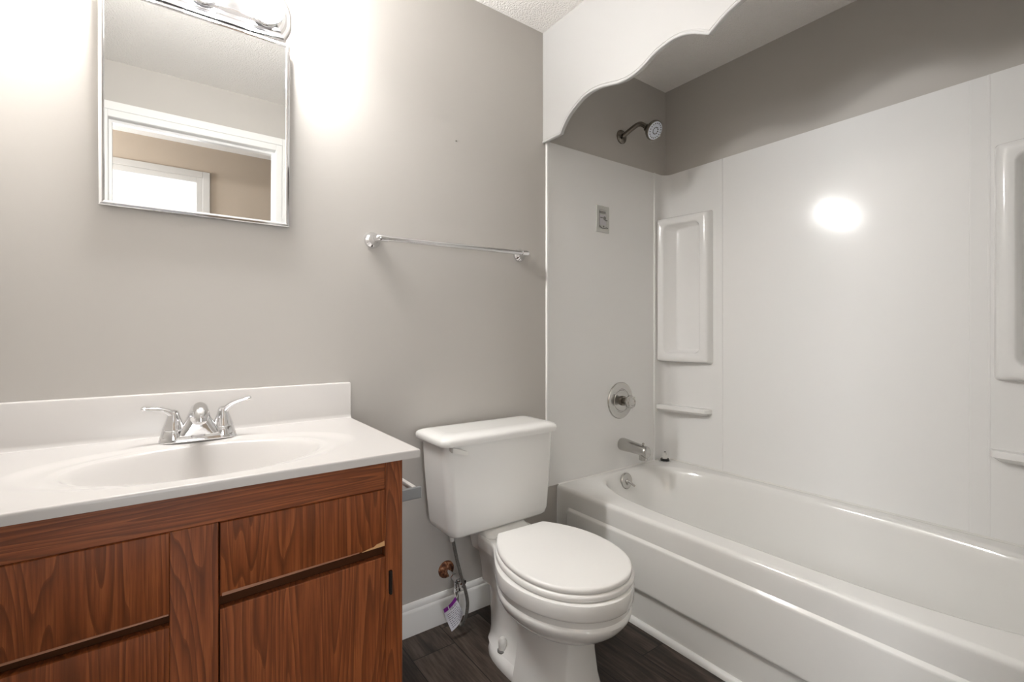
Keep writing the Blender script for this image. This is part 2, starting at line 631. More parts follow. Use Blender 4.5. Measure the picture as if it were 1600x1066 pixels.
bm = BM()
casing(bm, DX0, DX1, DZ, YF, +1, 0.072)
casing(bm, DX0, DX1, DZ, YF - .1, -1, 0.072)
box(bm, DX0 - .012, DX0, YF - .1, YF, 0, DZ)
box(bm, DX1, DX1 + .012, YF - .1, YF, 0, DZ)
box(bm, DX0 - .012, DX1 + .012, YF - .1, YF, DZ, DZ + .012)
box(bm, DX0 + .0001, DX1 - .0001, YF - .075, YF - .04, DZ - .012, DZ - .0001)
box(bm, DX0, DX0 + .0118, YF - .0748, YF - .0402, 0, DZ - .0121)
box(bm, DX1 - .0118, DX1, YF - .0748, YF - .0402, 0, DZ - .0121)
struct('trim_1', bm, 'trim')
bm = BM()
casing(bm, HX0, HX1, 2.024, HY, +1, 0.082)
box(bm, HX0 - .012, HX0, HY - .1, HY, 0, 2.024)
box(bm, HX1, HX1 + .012, HY - .1, HY, 0, 2.024)
box(bm, HX0 - .012, HX1 + .012, HY - .1, HY, 2.024, 2.036)
struct('trim_2', bm, 'hall_trim')
# bright bedroom beyond the hallway, its door standing open
BY = -5.6
bm = BM(); box(bm, -4.2, 1.4, BY - .1, HY - .1, H, H + .08); struct('ceiling_bedroom', bm, 'white_wall')
bm = BM(); box(bm, -4.3, -4.2, BY - .1, HY - .1, 0, H); struct('wall_bedroom_left', bm, 'white_wall')
bm = BM(); box(bm, 1.4, 1.5, BY - .1, HY - .1, 0, H); struct('wall_bedroom_right', bm, 'white_wall')
bm = BM()
box(bm, -4.2, -3.0, HY - .1, HY - .02, 0, H)
box(bm, 1.2, 1.4, HY - .1, HY - .02, 0, H)
struct('wall_bedroom_front', bm, 'white_wall')
WX0, WX1, WZ0, WZ1 = -2.9, -0.3, 0.35, 1.95
bm = BM()
box(bm, -4.2, WX0, BY - .1, BY, 0, H)
box(bm, WX1, 1.4, BY - .1, BY, 0, H)
box(bm, WX0, WX1, BY - .1, BY, 0, WZ0)
box(bm, WX0, WX1, BY - .1, BY, WZ1, H)
struct('wall_bedroom_back', bm, 'white_wall')
bm = BM()
for k in range(3):
    x = WX0 + (WX1 - WX0) * k / 2
    box(bm, x - .03, x + .03, BY - .08, BY + .012, WZ0, WZ1)
for z in (WZ0, WZ1):
    box(bm, WX0 - .03, WX1 + .03, BY - .08, BY + .014, z - .03, z + .03)
struct('fill_window_1', bm, 'trim')  # unseen bedroom window, added to frame the fill light

# baseboard on the back wall: tall board with a stepped moulded top
bm = BM()
prof = [(0.0, 0.0), (-0.013, 0.0), (-0.013, 0.078), (-0.011, 0.084), (-0.0085, 0.088), (-0.0085, 0.098), (-0.006, 0.105), (-0.003, 0.109), (0.0, 0.109)]
prism(bm, prof, 'X', -0.83, 0.068)
struct('baseboard_back', bm, 'trim')
bm = BM()
prof = [(XL, 0.0), (XL + 0.013, 0.0), (XL + .013, 0.078), (XL + .0085, 0.088), (XL + .0085, .098), (XL + .003, 0.109), (XL, 0.109)]
prism(bm, prof, 'Y', YF + .02, -0.53)
struct('baseboard_left', bm, 'trim')
# quarter-round along the foot of the tub
bm = BM()
q = [(0.0875, 0.0)] + [(0.0875 - 0.0155 * math.cos(a), 0.019 * math.sin(a)) for a in [PI / 2 * k / 8 for k in range(9)]]
prism(bm, q, 'Y', YT, -0.014)
struct('trim_3', bm, 'trim')


# ================================================================== BATHTUB
TC = (0.465, -0.762)
tub = thing('bathtub', (TC[0], TC[1], 0.0), 'long white alcove bathtub with a stepped apron beside the toilet', 'bathtub')
X0T, X1T = 0.0765, XR
TZ = 0.390


def tub_angles(n_side=26):
    hx, hy = (X1T - X0T) / 2, 0.762
    pts = []
    for a, b in (((1, -1), (1, 1)), ((1, 1), (-1, 1)), ((-1, 1), (-1, -1)), ((-1, -1), (1, -1))):
        for k in range(n_side):
            t = k / n_side
            pts.append((a[0] + (b[0] - a[0]) * t, a[1] + (b[1] - a[1]) * t))
    return pts


TA = tub_angles(72)


def tub_ring(hx, hy, n, z, cx=TC[0], cy=TC[1]):
    out = []
    for ux, uy in TA:
        r = (abs(ux) ** n + abs(uy) ** n) ** (-1.0 / n)
        out.append((cx + hx * ux * r, cy + hy * uy * r, z))
    return out


hxo = (X1T - X0T) / 2
cxo = (X1T + X0T) / 2
bm = BM()
rings = []
for inset, z in ((0.0, 0.3660), (0.0, 0.375), (0.0010, 0.3815), (0.0045, 0.387), (0.0095, 0.3898), (0.0135, 0.3905), (0.016, 0.3906)):
    rings.append([(cxo + (hxo - inset) * ux, -0.762 + (0.762 - inset * .4) * uy, z) for ux, uy in TA])
for hx, hy, n, z in ((0.316, 0.7375, 3.4, 0.3903), (0.312, 0.7345, 3.35, 0.3902), (0.3065, 0.7295, 3.3, 0.3892), (0.3005, 0.7235, 3.25, 0.3855), (0.296, 0.7180, 3.2, 0.379), (0.292, 0.7120, 3.2, 0.366),
                     (0.284, 0.698, 3.1, 0.34), (0.272, 0.680, 3.0, 0.26), (0.258, 0.655, 3.0, 0.17), (0.245, 0.63, 3.0, 0.11),
                     (0.225, 0.60, 3.0, 0.075), (0.19, 0.56, 3.0, 0.055), (0.10, 0.45, 3.0, 0.048), (0.01, 0.05, 2.2, 0.045)):
    rings.append(tub_ring(hx, hy, n, z))
loft(bm, rings, False, True)
ob('basin', bm, 'tub', tub, 40)
# apron: flush band under the rim, raised panel, recessed toe
bm = BM()
ap = [(0.0765, 0.14), (0.0765, 0.3660), (0.0800, 0.3660), (0.094, 0.3660), (0.094, 0.0), (0.0875, 0.0), (0.0875, 0.125), (0.0825, 0.129)]
prism(bm, ap, 'Y', YT, -0.0005)


def panel_ring(x, inset):
    y0, y1, z0, z1, r = YT + .055, -0.062, 0.128, 0.3135, 0.02
    w, h = (y1 - y0) - 2 * inset, (z1 - z0) - 2 * inset
    return [(x, (y0 + y1) / 2 + a, (z0 + z1) / 2 + b) for a, b in rrect(w, h, r)]


loft(bm, [panel_ring(0.0775, -0.002), panel_ring(0.0755, 0.001), panel_ring(0.0695, 0.0065), panel_ring(0.0680, 0.009), panel_ring(0.0678, 0.014)], False, True)
ob('apron', bm, 'tub', tub, 40)
# caulk bead where the rim meets the surround
bm = BM()
prism(bm, [(-.0005, .372), (-.0005, .3945), (-.0045, .3940), (-.0085, .3905), (-.010, .3895), (-.010, .372)], 'X', X0T + .006, XR)
prism(bm, [(XR - .0005, .372), (XR - .0005, .3945), (XR - .0018, .3940), (XR - .0055, .3905), (XR - .007, .3895), (XR - .007, .372)], 'Y', YT + .002, -.0005)
ob('caulk_bead', bm, 'caulk', tub, 50)
# overflow plate with trip lever on the sloping end
OV = Vector((0.450, -0.062, 0.352))
ovn = Vector((0, -1, 0.13)).normalized()
bm = BM()
lathe(bm, OV - ovn * .004, ovn, [(0, .0365), (.008, .0365), (.011, .034), (.0125, .026), (.0125, .010), (.018, .008), (.020, .002)], 36)
ovp = ob('overflow_plate', bm, 'satin', tub)
bm = BM()
tube(bm, [OV + ovn * .012, OV + ovn * .024 + Vector((.004, 0, -.006)), OV + ovn * .030 + Vector((.014, 0, -.018)), OV + ovn * .034 + Vector((.020, 0, -.024))], [.006, .006, .005, .0045], 12)
ob('trip_lever', bm, 'satin', ovp)
bm = BM()
lathe(bm, (0.465, -0.24, 0.050), (0, 0, 1), [(0, .034), (.004, .034), (.006, .028), (.004, .02), (.003, .001)], 28)
ob('drain', bm, 'satin', tub)

# ================================================================== TUB SURROUND
ZB, ZT = 0.3912, 1.851
sg = 'white tub surround panels'
e1 = thing('surround_panel', (0.37, -0.002, ZB), 'flat glossy white surround panel behind the tub spout and valve', 'wall panel', sg)
bm = BM()
loft(bm, [[(0.016, -.0006, ZB), (0.016, -.004, ZB), (0.728, -.004, ZB), (0.728, -.0006, ZB)], [(0.016, -.0006, 1.841), (0.016, -.004, 1.841), (0.728, -.004, 1.850), (0.728, -.0006, 1.850)]])
ob('panel', bm, 'acrylic', e1)
bm = BM()
ed = [(0.0145, 0.0), (0.0145, -0.006), (0.0165, -0.009), (0.026, -0.009), (0.029, -0.006), (0.030, -0.003), (0.030, 0.0)]
prism(bm, ed, 'Z', ZB + .001, 1.8405)
ob('edge_flange', bm, 'acrylic', e1)
bm = BM()
box(bm, 0.016, 0.728, YT - .005, YT + .001, ZB, ZT)
struct('wall_alcove_end', bm, 'acrylic')
c1 = thing('surround_panel', (XR, -0.74, ZB), 'wide flat white surround panel on the long wall with a lamp reflection', 'wall panel', sg)
bm = BM()
box(bm, XR + .0005, XR + .0038, -1.17, -0.30, ZB, ZT + .001)
ob('panel', bm, 'acrylic', c1)


def corner_panel(root, Y0, s, seam, Bd, Ld, ridge=None):
    """corner panel wrapping from an end wall (plane y=Y0) onto the long wall; s=-1 runs toward -Y"""
    def yy(d):
        return Y0 + s * d
    pl = [(0.7265, 0.0), (0.7265, 0.007), (0.7285, 0.0105), (0.7325, 0.0105), (0.7350, 0.007), (0.737, 0.0045), (0.780, 0.0045)]
    for k in range(9):
        a = PI / 2 * k / 8
        pl.append((0.780 + (XR - .780 - .001) * math.sin(a), 0.0045 + 0.042 * (1 - math.cos(a))))
    if ridge:
        pl += [(XR - .001, ridge - .004), (XR - .0022, ridge - .002), (XR - .0022, ridge + .002), (XR - .001, ridge + .004)]
    pl += [(XR - .001, seam - .010), (XR - .0018, seam - .006), (XR - .0018, seam - .001), (XR - .0005, seam), (XR + .0035, seam), (XR + .0035, 0.0)]
    poly = [(x, yy(d)) for x, d in pl]
    bm = BM()
    prism(bm, poly, 'Z', ZB, ZT)
    ob('panel', bm, 'acrylic', root, 14)
    # framed recess: rings from the wall out to the rim of the frame and back into the pocket
    A = Vector((0.7525, yy(0.0055), 0))
    B = Vector((0.790, yy(Bd), 0))
    L = (B - A).length
    du = (B - A).normalized()
    nn = Vector((1, 0, 0))
    z0, z1 = 0.899, 1.613

    def ring(u0, u1, v0, v1, r, depth=None, xwall=None, k=7):
        out = []
        for a, b in rrect(u1 - u0, v1 - v0, r, k):
            u = (u0 + u1) / 2 + a
            p = A + du * u + Vector((0, 0, (v0 + v1) / 2 + b))
            if xwall is not None:
                p.x = xwall
            else:
                p.x += depth
            out.append(p)
        return out
    bm = BM()
    loft(bm, [ring(-.001, L + .013, z0 - .010, z1 + .010, .012, xwall=XR),
              ring(-.001, L + .006, z0 - .004, z1 + .004, .010, depth=.012),
              ring(-.001, L + .002, z0 - .001, z1 + .001, .009, depth=.004),
              ring(.002, L - .003, z0 + .003, z1 - .003, .008, depth=0.0),
              ring(.030, L - .034, z0 + .032, z1 - .028, .034, depth=0.0),
              ring(.034, L - .038, z0 + .036, z1 - .032, .031, depth=.004),
              ring(.038, L - .041, z0 + .040, z1 - .036, .028, depth=.012),
              ring(.066, L - .046, z0 + .050, z1 - .046, .022, xwall=XR - .009),
              ring(.074, L - .053, z0 + .057, z1 - .053, .018, xwall=XR - .004)], False, True)
    ob('shelf_recess', bm, 'acrylic', root, 50)
    # small soap ledge under the recess
    bm = BM()
    f0, f1 = (0.7475, 0.0055), (0.786, Ld)

    def lr(ins, z, back):
        return [(f0[0] + ins, yy(f0[1]), z), (f1[0] + ins, yy(f1[1] - ins), z), (f1[0] + .012 + ins, yy(f1[1] + .007 - ins), z), (XR + .001, yy(f1[1] + .016 - back), z), (XR + .001, yy(f0[1]), z)]
    loft(bm, [lr(.014, 0.641, .02), lr(.003, 0.6515, .004), lr(.0, 0.6540, 0), lr(0, 0.6705, 0), lr(.0012, .6728, 0), lr(.0035, .6735, 0), lr(.012, .6735, .002)], True, True)
    ob('soap_ledge', bm, 'acrylic', root, 42)


cp1 = thing('surround_panel', (XR, -0.12, ZB), 'white corner surround panel with recessed shelf above the drain stopper', 'wall panel', sg)
corner_panel(cp1, 0.0, -1, 0.318, 0.258, 0.250)
cp2 = thing('surround_panel', (XR, -1.40, ZB), 'white corner surround panel cut off at the right edge of the photo', 'wall panel', sg)
corner_panel(cp2, YT, +1, 0.368, 0.298, 0.306, ridge=0.322)

# ================================================================== SCALLOPED VALANCE
half = [(0.0, 1.833), (-.109, 1.833)]
curve = catmull([(-.111, 1.835, 0), (-.121, 1.852, 0), (-.149, 1.882, 0), (-.183, 1.904, 0), (-.233, 1.926, 0), (-.280, 1.933, 0), (-.326, 1.929, 0), (-.370, 1.919, 0), (-.411, 1.909, 0),
                 (-.452, 1.906, 0), (-.490, 1.911, 0), (-.528, 1.924, 0), (-.563, 1.939, 0), (-.598, 1.947, 0), (-.631, 1.950, 0), (-.663, 1.946, 0), (-.698, 1.934, 0), (-.732, 1.915, 0), (-.7505, 1.904, 0)], 5)
half += [(p.x, p.y) for p in curve]
CY = -0.7505
YV = YT - .004
prof = half + [(2 * CY - y, z) for y, z in half[::-1][1:-1]]
prof = [p for p in prof if p[0] > YV] + [(YV, 1.833)]
val = thing('scalloped_valance', (0.007, -0.76, 1.83), 'white scalloped valance board hanging from the ceiling above the tub', 'valance')
bm = BM()
NP = len(prof)
top = [(y, H - .0005) for y, z in prof]
V = {}
for xi, x in enumerate((0.0, 0.016)):
    for k, (y, z) in enumerate(prof):
        V[xi, 0, k] = bm.verts.new((x, y - .0005 if k == 0 else y, z))
        V[xi, 1, k] = bm.verts.new((x, y - .0005 if k == 0 else y, H - .0005))
for k in range(NP - 1):
    for xi in (0, 1):
        bm.faces.new((V[xi, 0, k], V[xi, 0, k + 1], V[xi, 1, k + 1], V[xi, 1, k]))
    bm.faces.new((V[0, 0, k], V[1, 0, k], V[1, 0, k + 1], V[0, 0, k + 1]))
    bm.faces.new((V[0, 1, k], V[1, 1, k], V[1, 1, k + 1], V[0, 1, k + 1]))
for k in (0, NP - 1):
    bm.faces.new((V[0, 0, k], V[1, 0, k], V[1, 1, k], V[0, 1, k]))
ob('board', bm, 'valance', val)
# moulded edge: two thin beads following the scallop
bm = BM()


def offset_prof(d):
    out = []
    for k, (y, z) in enumerate(prof):
        a = prof[max(k - 1, 0)]
        b = prof[min(k + 1, NP - 1)]
        t = Vector((b[0] - a[0], b[1] - a[1]))
        if t.length < 1e-9:
            t = Vector((-1, 0))
        t.normalize()
        out.append((min(y + t.y * d, -.002), z - t.x * d))
    return out


for off, r, xc in ((-.0005, .0045, -.0005), (.0085, .0013, -.0003)):
    pts = [(xc, y, z) for y, z in offset_prof(off)]
    tube(bm, pts, r, 8)
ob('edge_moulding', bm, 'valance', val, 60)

# ================================================================== VANITY CABINET
CYF = -0.505           # face of the cabinet
CX0, CX1 = -1.606, -0.8357
CZT = 0.752
vc = thing('vanity_cabinet', ((CX0 + CX1) / 2, -0.26, 0), 'reddish oak vanity cabinet with flush doors under the white sink top', 'cabinet')
bm = BM()
box(bm, CX0, CX0 + .016, -0.470, -0.002, 0.085, CZT - .002)
box(bm, CX1 - .016, CX1, -0.470, -0.002, 0.085, CZT - .002)
box(bm, CX0 + .016, CX1 - .016, -0.008, -0.002, 0.085, CZT - .002)
box(bm, CX0 + .016, CX1 - .016, -0.470, -0.008, 0.085, 0.101)
box(bm, CX0 + .01, CX1 - .004, -0.42, -0.002, 0.0, 0.085)
ob('carcass', bm, 'oak', vc)
FB = CYF + 0.019
bm = BM(); box(bm, -0.8765, CX1, CYF, -0.469, 0.085, CZT - .001, .0012, 1); ob('stile', bm, 'oak', vc)
bm = BM(); box(bm, -1.2640, -1.1915, CYF, -0.469, 0.085, 0.6895, .001, 1); ob('stile', bm, 'oak', vc)
bm = BM(); box(bm, CX0, -1.578, CYF, -0.469, 0.085, CZT - .001, .0012, 1); ob('stile', bm, 'oak', vc)
bm = BM(); box(bm, -1.578, -0.8768, CYF + .0006, -0.469, 0.690, CZT - .001, .001, 1); ob('top_rail', bm, 'oak_h', vc)
bm = BM(); box(bm, -1.578, -0.8768, CYF + .0006, -0.469, 0.085, 0.115, .001, 1); ob('bottom_rail', bm, 'oak_h', vc)
# dark inner rails seen through the finger gaps
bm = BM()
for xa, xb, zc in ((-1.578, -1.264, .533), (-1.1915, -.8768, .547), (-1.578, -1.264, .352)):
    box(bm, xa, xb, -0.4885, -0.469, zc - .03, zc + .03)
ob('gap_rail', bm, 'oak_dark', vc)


def front(name, x0, x1, zb0, zb1, zt0, zt1, lip=True, thick=.014):
    """flat front whose bottom/top edges may run slightly out of level (left, right heights)"""
    bm = BM()
    yf, yb = CYF - .003, CYF + thick
    if lip:
        r = [[(x0, yb, zb0 + .012), (x1, yb, zb1 + .012), (x1, yb, zt1), (x0, yb, zt0)],
             [(x0, CYF + .003, zb0 + .003), (x1, CYF + .003, zb1 + .003), (x1, CYF + .003, zt1), (x0, CYF + .003, zt0)],
             [(x0, yf + .002, zb0), (x1, yf + .002, zb1), (x1, yf + .002, zt1), (x0, yf + .002, zt0)],
             [(x0 + .001, yf, zb0 + .004), (x1 - .001, yf, zb1 + .004), (x1 - .001, yf, zt1 - .001), (x0 + .001, yf, zt0 - .001)]]
    else:
        r = [[(x0, yb, zb0), (x1, yb, zb1), (x1, yb, zt1), (x0, yb, zt0)],
             [(x0, yf + .001, zb0), (x1, yf + .001, zb1), (x1, yf + .001, zt1), (x0, yf + .001, zt0)],
             [(x0 + .001, yf, zb0 + .001), (x1 - .001, yf, zb1 + .001), (x1 - .001, yf, zt1 - .001), (x0 + .001, yf, zt0 - .001)]]
    loft(bm, r)
    return ob(name, bm, 'oak', vc)


dr = front('drawer_front', -1.1892, -0.8775, 0.5545, 0.5655, 0.6893, 0.6893)
# light on the lip painted as a paler strip, then the broken corner
bm = BM()
loft(bm, [[(-1.186, CYF - .0042, .5550), (-1.186, CYF - .0034, .5605), (-1.186, CYF + .001, .5605), (-1.186, CYF + .001, .5550)],
          [(-1.03, CYF - .0042, .5608), (-1.03, CYF - .0034, .5640), (-1.03, CYF + .001, .5640), (-1.03, CYF + .001, .5608)],
          [(-0.935, CYF - .0040, .5640), (-0.935, CYF - .0033, .5660), (-0.935, CYF + .001, .5660), (-0.935, CYF + .001, .5640)]])
ob('lit_edge', bm, 'lip', dr)
bm = BM()
ch = [(-.929, .5640), (-.915, .5676), (-.903, .5690), (-.897, .5728), (-.8797, .5765), (-.8792, .5660)]
loft(bm, [[(x, CYF + .001, z) for x, z in ch], [(x, CYF - .0044, z) for x, z in ch]])
ob('chipped_edge', bm, 'raw_wood', dr)
dl = front('drawer_front', -1.577, -1.2641, 0.540, 0.5465, 0.6895, 0.6895)
bm = BM()
loft(bm, [[(-1.576, CYF - .0040, .5405), (-1.576, CYF - .0034, .5445), (-1.576, CYF + .001, .5445), (-1.576, CYF + .001, .5405)],
          [(-1.2655, CYF - .0040, .5470), (-1.2655, CYF - .0034, .5495), (-1.2655, CYF + .001, .5495), (-1.2655, CYF + .001, .5470)]])
ob('lit_edge', bm, 'lip', dl)  # lit lip of the left drawer, painted as a paler strip
front('drawer_front', -1.577, -1.2641, 0.366, 0.368, 0.523, 0.5265)
front('drawer_front', -1.577, -1.2641, 0.118, 0.118, 0.345, 0.346)
cd = front('cabinet_door', -1.1892, -0.8775, 0.118, 0.118, 0.531, 0.541, lip=False)
for zc in (0.480, 0.19):
    bm = BM()
    box(bm, -.8685, -.8605, CYF - .0045, CYF + .002, zc - .026, zc + .026, .0015, 1)
    lathe(bm, (-.8645, CYF - .0035, zc - .026), (0, 0, 1), [(0, .003), (.052, .003)], 10)
    ob('hinge', bm, 'hinge', cd)

# ================================================================== VANITY TOP
TX0, TX1, TYF = XL + .002, -0.8015, -0.5255
TZT = 0.772
vt = thing('sink_countertop', (-1.205, -0.26, 0.753), 'off-white moulded sink top with oval bowl and backsplash on the oak cabinet', 'sink top')
BCX, BCY = -1.200, -0.302
BA, BB = 0.236, 0.158


def top_z(x, y):
    dx, dy = (x - BCX), (y - BCY)
    rr = math.sqrt((dx / BA) ** 2 + (dy / BB) ** 2)
    # wide shallow dish around the bowl
    ro = math.sqrt((dx / (BA + .085)) ** 2 + (dy / (BB + .032)) ** 2)
    z = TZT
    if ro < 1.0:
        s = min(1.0, (1 - ro) / 0.16)
        z -= 0.0050 * s * s * (3 - 2 * s)
    if rr < 1.0:
        d = 1 - rr
        t = min(1, d / .85)
        t = t * t / (t + .05) * 1.05
        z -= 0.002 + 0.126 * (1 - (1 - min(1, t)) ** 2.1)
    elif rr < 1.07:
        s = (1.07 - rr) / .07
        z -= 0.002 * s * s * (3 - 2 * s)
    return z


bm = BM()
NX, NY = 300, 180
y_back = -0.018
xs = [TX0 + .003 + (TX1 - TX0 - .006) * i / NX for i in range(NX + 1)]
ys = [TYF + .004 + (y_back - TYF - .004) * j / NY for j in range(NY + 1)]
G = [[bm.verts.new((x, y, top_z(x, y))) for y in ys] for x in xs]
for i in range(NX):
    for j in range(NY):
        bm.faces.new((G[i][j], G[i + 1][j], G[i + 1][j + 1], G[i][j + 1]))
# rim: rounded front/side edge, drop, underside
per = [(i, 0) for i in range(NX + 1)] + [(NX, j) for j in range(1, NY + 1)] + [(i, NY) for i in range(NX - 1, -1, -1)] + [(0, j) for j in range(NY - 1, 0, -1)]


def rim_pt(i, j, out, z):
    x, y = xs[i], ys[j]
    if i == 0: x -= out
    if i == NX: x += out
    if j == 0: y -= out
    if j == NY: y += 0.0
    return (x, y, z)


prev = [G[i][j] for i, j in per]
for out, z in ((.0018, TZT - .0006), (.003, TZT - .0025), (.0034, TZT - .0055), (.003, TZT - .0185), (-.012, TZT - .0195)):
    cur = [bm.verts.new(rim_pt(i, j, out, z)) for i, j in per]
    for k in range(len(per)):
        l = (k + 1) % len(per)
        bm.faces.new((prev[k], prev[l], cur[l], cur[k]))
    prev = cur
ob('basin', bm, 'marble', vt, 40)
bm = BM()
# backsplash, with rounded upper edge and a cove where it meets the deck
bp = [(-0.0005, TZT - .018), (-0.0005, 0.8815), (-0.014, 0.8815), (-0.0175, 0.8800), (-0.0195, 0.8765), (-0.0200, TZT + .012), (-0.0215, TZT + .006), (-0.0245, TZT + .002), (-0.029, TZT + .0003), (-0.029, TZT - .003), (-0.018, TZT - .018)]
prism(bm, bp, 'X', TX0 + .001, TX1 - .0005)
ob('backsplash', bm, 'marble', vt)
bm = BM()
lathe(bm, (BCX, BCY, TZT - .1345), (0, 0, 1), [(0, .022), (.004, .022), (.005, .018), (.0045, .015), (.0085, .014), (.0095, .001)], 28)
ob('drain', bm, 'chrome', vt)

# ================================================================== FAUCET
FX, FY = -1.2035, -0.103
fa = thing('faucet', (FX, FY, TZT), 'chrome two-handle faucet on the vanity sink top', 'faucet')
z0 = TZT + .0002


def oval(cx, cy, z, a, b, n=40, p=2.6):
    out = []
    for k in range(n):
        t = 2 * PI * k / n
        c, s = math.cos(t), math.sin(t)
        r = (abs(c) ** p + abs(s) ** p) ** (-1 / p)
        out.append((cx + a * c * r, cy + b * s * r, z))
    return out


bm = BM()
loft(bm, [oval(FX, FY, z0, .0815, .0295, p=4), oval(FX, FY, z0 + .004, .0815, .0295, p=4), oval(FX, FY, z0 + .012, .079, .027, p=4), oval(FX, FY, z0 + .017, .072, .022, p=4)])
ob('base_plate', bm, 'chrome', fa)
# spout: broad skirt that rises, narrows and noses toward the bowl
bm = BM()
rings = []
for (w, t, yc, zc, pitch, pw) in ((.060, .024, -.001, .008, 0, 5), (.047, .0235, -.001, .017, 2, 5), (.039, .0225, -.002, .028, 4, 4.5), (.0315, .021, -.003, .041, 10, 4), (.0255, .019, -.006, .054, 22, 3), (.0210, .017, -.014, .068, 44, 2.4),
                                  (.0185, .0165, -.031, .0775, 68, 2.1), (.0172, .016, -.052, .0815, 86, 2), (.0168, .0158, -.070, .0800, 100, 2), (.0162, .0150, -.086, .0750, 124, 2), (.0140, .0120, -.0955, .0675, 150, 2), (.0125, .0110, -.0965, .0640, 172, 2)):
    a = math.radians(pitch)
    nrm = Vector((0, -math.sin(a), math.cos(a)))
    side = Vector((1, 0, 0))
    thk = nrm.cross(side)
    c = Vector((FX, FY + yc, z0 + zc))
    ring = []
    for k in range(40):
        u, v = math.cos(2 * PI * k / 40), math.sin(2 * PI * k / 40)
        q = (abs(u) ** pw + abs(v) ** pw) ** (-1 / pw)
        ring.append(c + side * w * u * q + thk * t * v * q)
    rings.append(ring)
loft(bm, rings)
sp = ob('spout', bm, 'chrome', fa, 60)
bm = BM()
lathe(bm, (FX, FY - .0935, z0 + .0675), (0, -.05, -1), [(0, .0118), (.003, .0118), (.0035, .0128), (.0095, .0128), (.0105, .0105), (.009, .001)], 26)
ob('aerator', bm, 'chrome', sp)
bm = BM()
tube(bm, [(FX - .006, FY + .026, z0 + .012), (FX - .012, FY + .027, z0 + .062)], [.0025, .0025], 10)
lathe(bm, (FX - .012, FY + .027, z0 + .060), (0, 0, 1), [(0, .0025), (.003, .0045), (.009, .0045), (.012, .001)], 14)
ob('popup_rod', bm, 'chrome', fa)
for s in (-1, 1):
    hx = FX + s * .0515
    bm = BM()
    lathe(bm, (hx, FY, z0 + .008), (0, 0, 1), [(0, .0275), (.006, .0268), (.019, .0235), (.0205, .0222), (.0215, .0222), (.0225, .0235), (.034, .0195), (.050, .0140), (.060, .0120), (.066, .0095), (.069, .002)], 30)
    hb = ob('handle', bm, 'chrome', fa)
    bm = BM()
    zt = .004 if s > 0 else 0.0
    pts = catmull([(hx - s * .003, FY, z0 + .044), (hx - s * .001, FY - .001, z0 + .058), (hx + s * .008, FY - .003, z0 + .0715), (hx + s * .024, FY - .005, z0 + .0795 + zt), (hx + s * .046, FY - .007, z0 + .0830 + zt * 2), (hx + s * .063, FY - .008, z0 + .0850 + zt * 2.6)], 6)
    n = len(pts)
    rad = [.0122 + (.0074 - .0122) * min(1, k / (n * .62)) for k in range(n)]
    rad[-1] = .0045
    rad[-2] = .0068
    tube(bm, pts, rad, 18, flat=[1 - .30 * min(1, k / (n * .7)) for k in range(n)])
    ob('lever', bm, 'chrome', hb, 60)

# ================================================================== MEDICINE CABINET WITH MIRROR DOOR
MX0, MX1, MZ0, MZ1 = -1.4013, -0.9782, 1.3465, 1.8745
MYF = -0.022
TILT = math.radians(1.2)     # the door leans out slightly at the top
mc = thing('medicine_cabinet', ((MX0 + MX1) / 2, -0.01, MZ0), 'mirrored medicine cabinet with thin chrome frame above the sink', 'mirror cabinet')
R = Matrix.Translation((0, MYF, (MZ0 + MZ1) / 2)) @ Matrix.Rotation(TILT, 4, 'X') @ Matrix.Translation((0, -MYF, -(MZ0 + MZ1) / 2))


def tilt(bm):
    bmesh.ops.transform(bm, matrix=R, verts=bm.verts)
    return bm


fw = .0115
bm = BM()
box(bm, MX0 + fw - .001, MX1 - fw + .001, MYF + .001, MYF + .004, MZ0 + fw - .001, MZ1 - fw + .001)
ob('mirror_glass', tilt(bm), 'mirror', mc)
bm = BM()
cx, cz = (MX0 + MX1) / 2, (MZ0 + MZ1) / 2


def rect_ring(ins, y):
    return [(MX0 + ins, y, MZ0 + ins), (MX1 - ins, y, MZ0 + ins), (MX1 - ins, y, MZ1 - ins), (MX0 + ins, y, MZ1 - ins)]


loft(bm, [rect_ring(0, MYF + .009), rect_ring(0, MYF + .001), rect_ring(.0015, MYF - .0005), rect_ring(fw * .55, MYF - .0020), rect_ring(fw - .0015, MYF - .0005), rect_ring(fw, MYF + .0012)], False, False)
ob('mirror_frame', tilt(bm), 'chrome', mc, 15)
bm = BM()
box(bm, MX0 + .012, MX1 - .012, -0.011, -0.0005, MZ0 + .012, MZ1 - .012)
ob('cabinet_box', bm, 'trim', mc)

# ================================================================== VANITY LIGHT BAR
LX = -1.190
lb = thing('vanity_light', (LX, -0.02, 1.868), 'chrome vanity light bar with glowing globe bulbs above the mirror', 'light fixture')
LZ, LH, LL = 1.937, .068, .2155
LPZ = 1.953         # centre of the plate
bm = BM()


def bar_ring(ins, y):
    a, b = LL - ins, LH - ins
    e = min(.045, b * .62)
    pts = [(-a, -b + e), (-a + e * .5, -b), (a - e * .5, -b), (a, -b + e), (a, b - e), (a - e * .5, b), (-a + e * .5, b), (-a, b - e)]
    # rounded-off plate ends
    out = []
    for k in range(len(pts)):
        p, q = Vector(pts[k]), Vector(pts[(k + 1) % len(pts)])
        out += [p.lerp(q, .2), p.lerp(q, .8)]
    return [(LX + p.x, y, LPZ + p.y) for p in out]


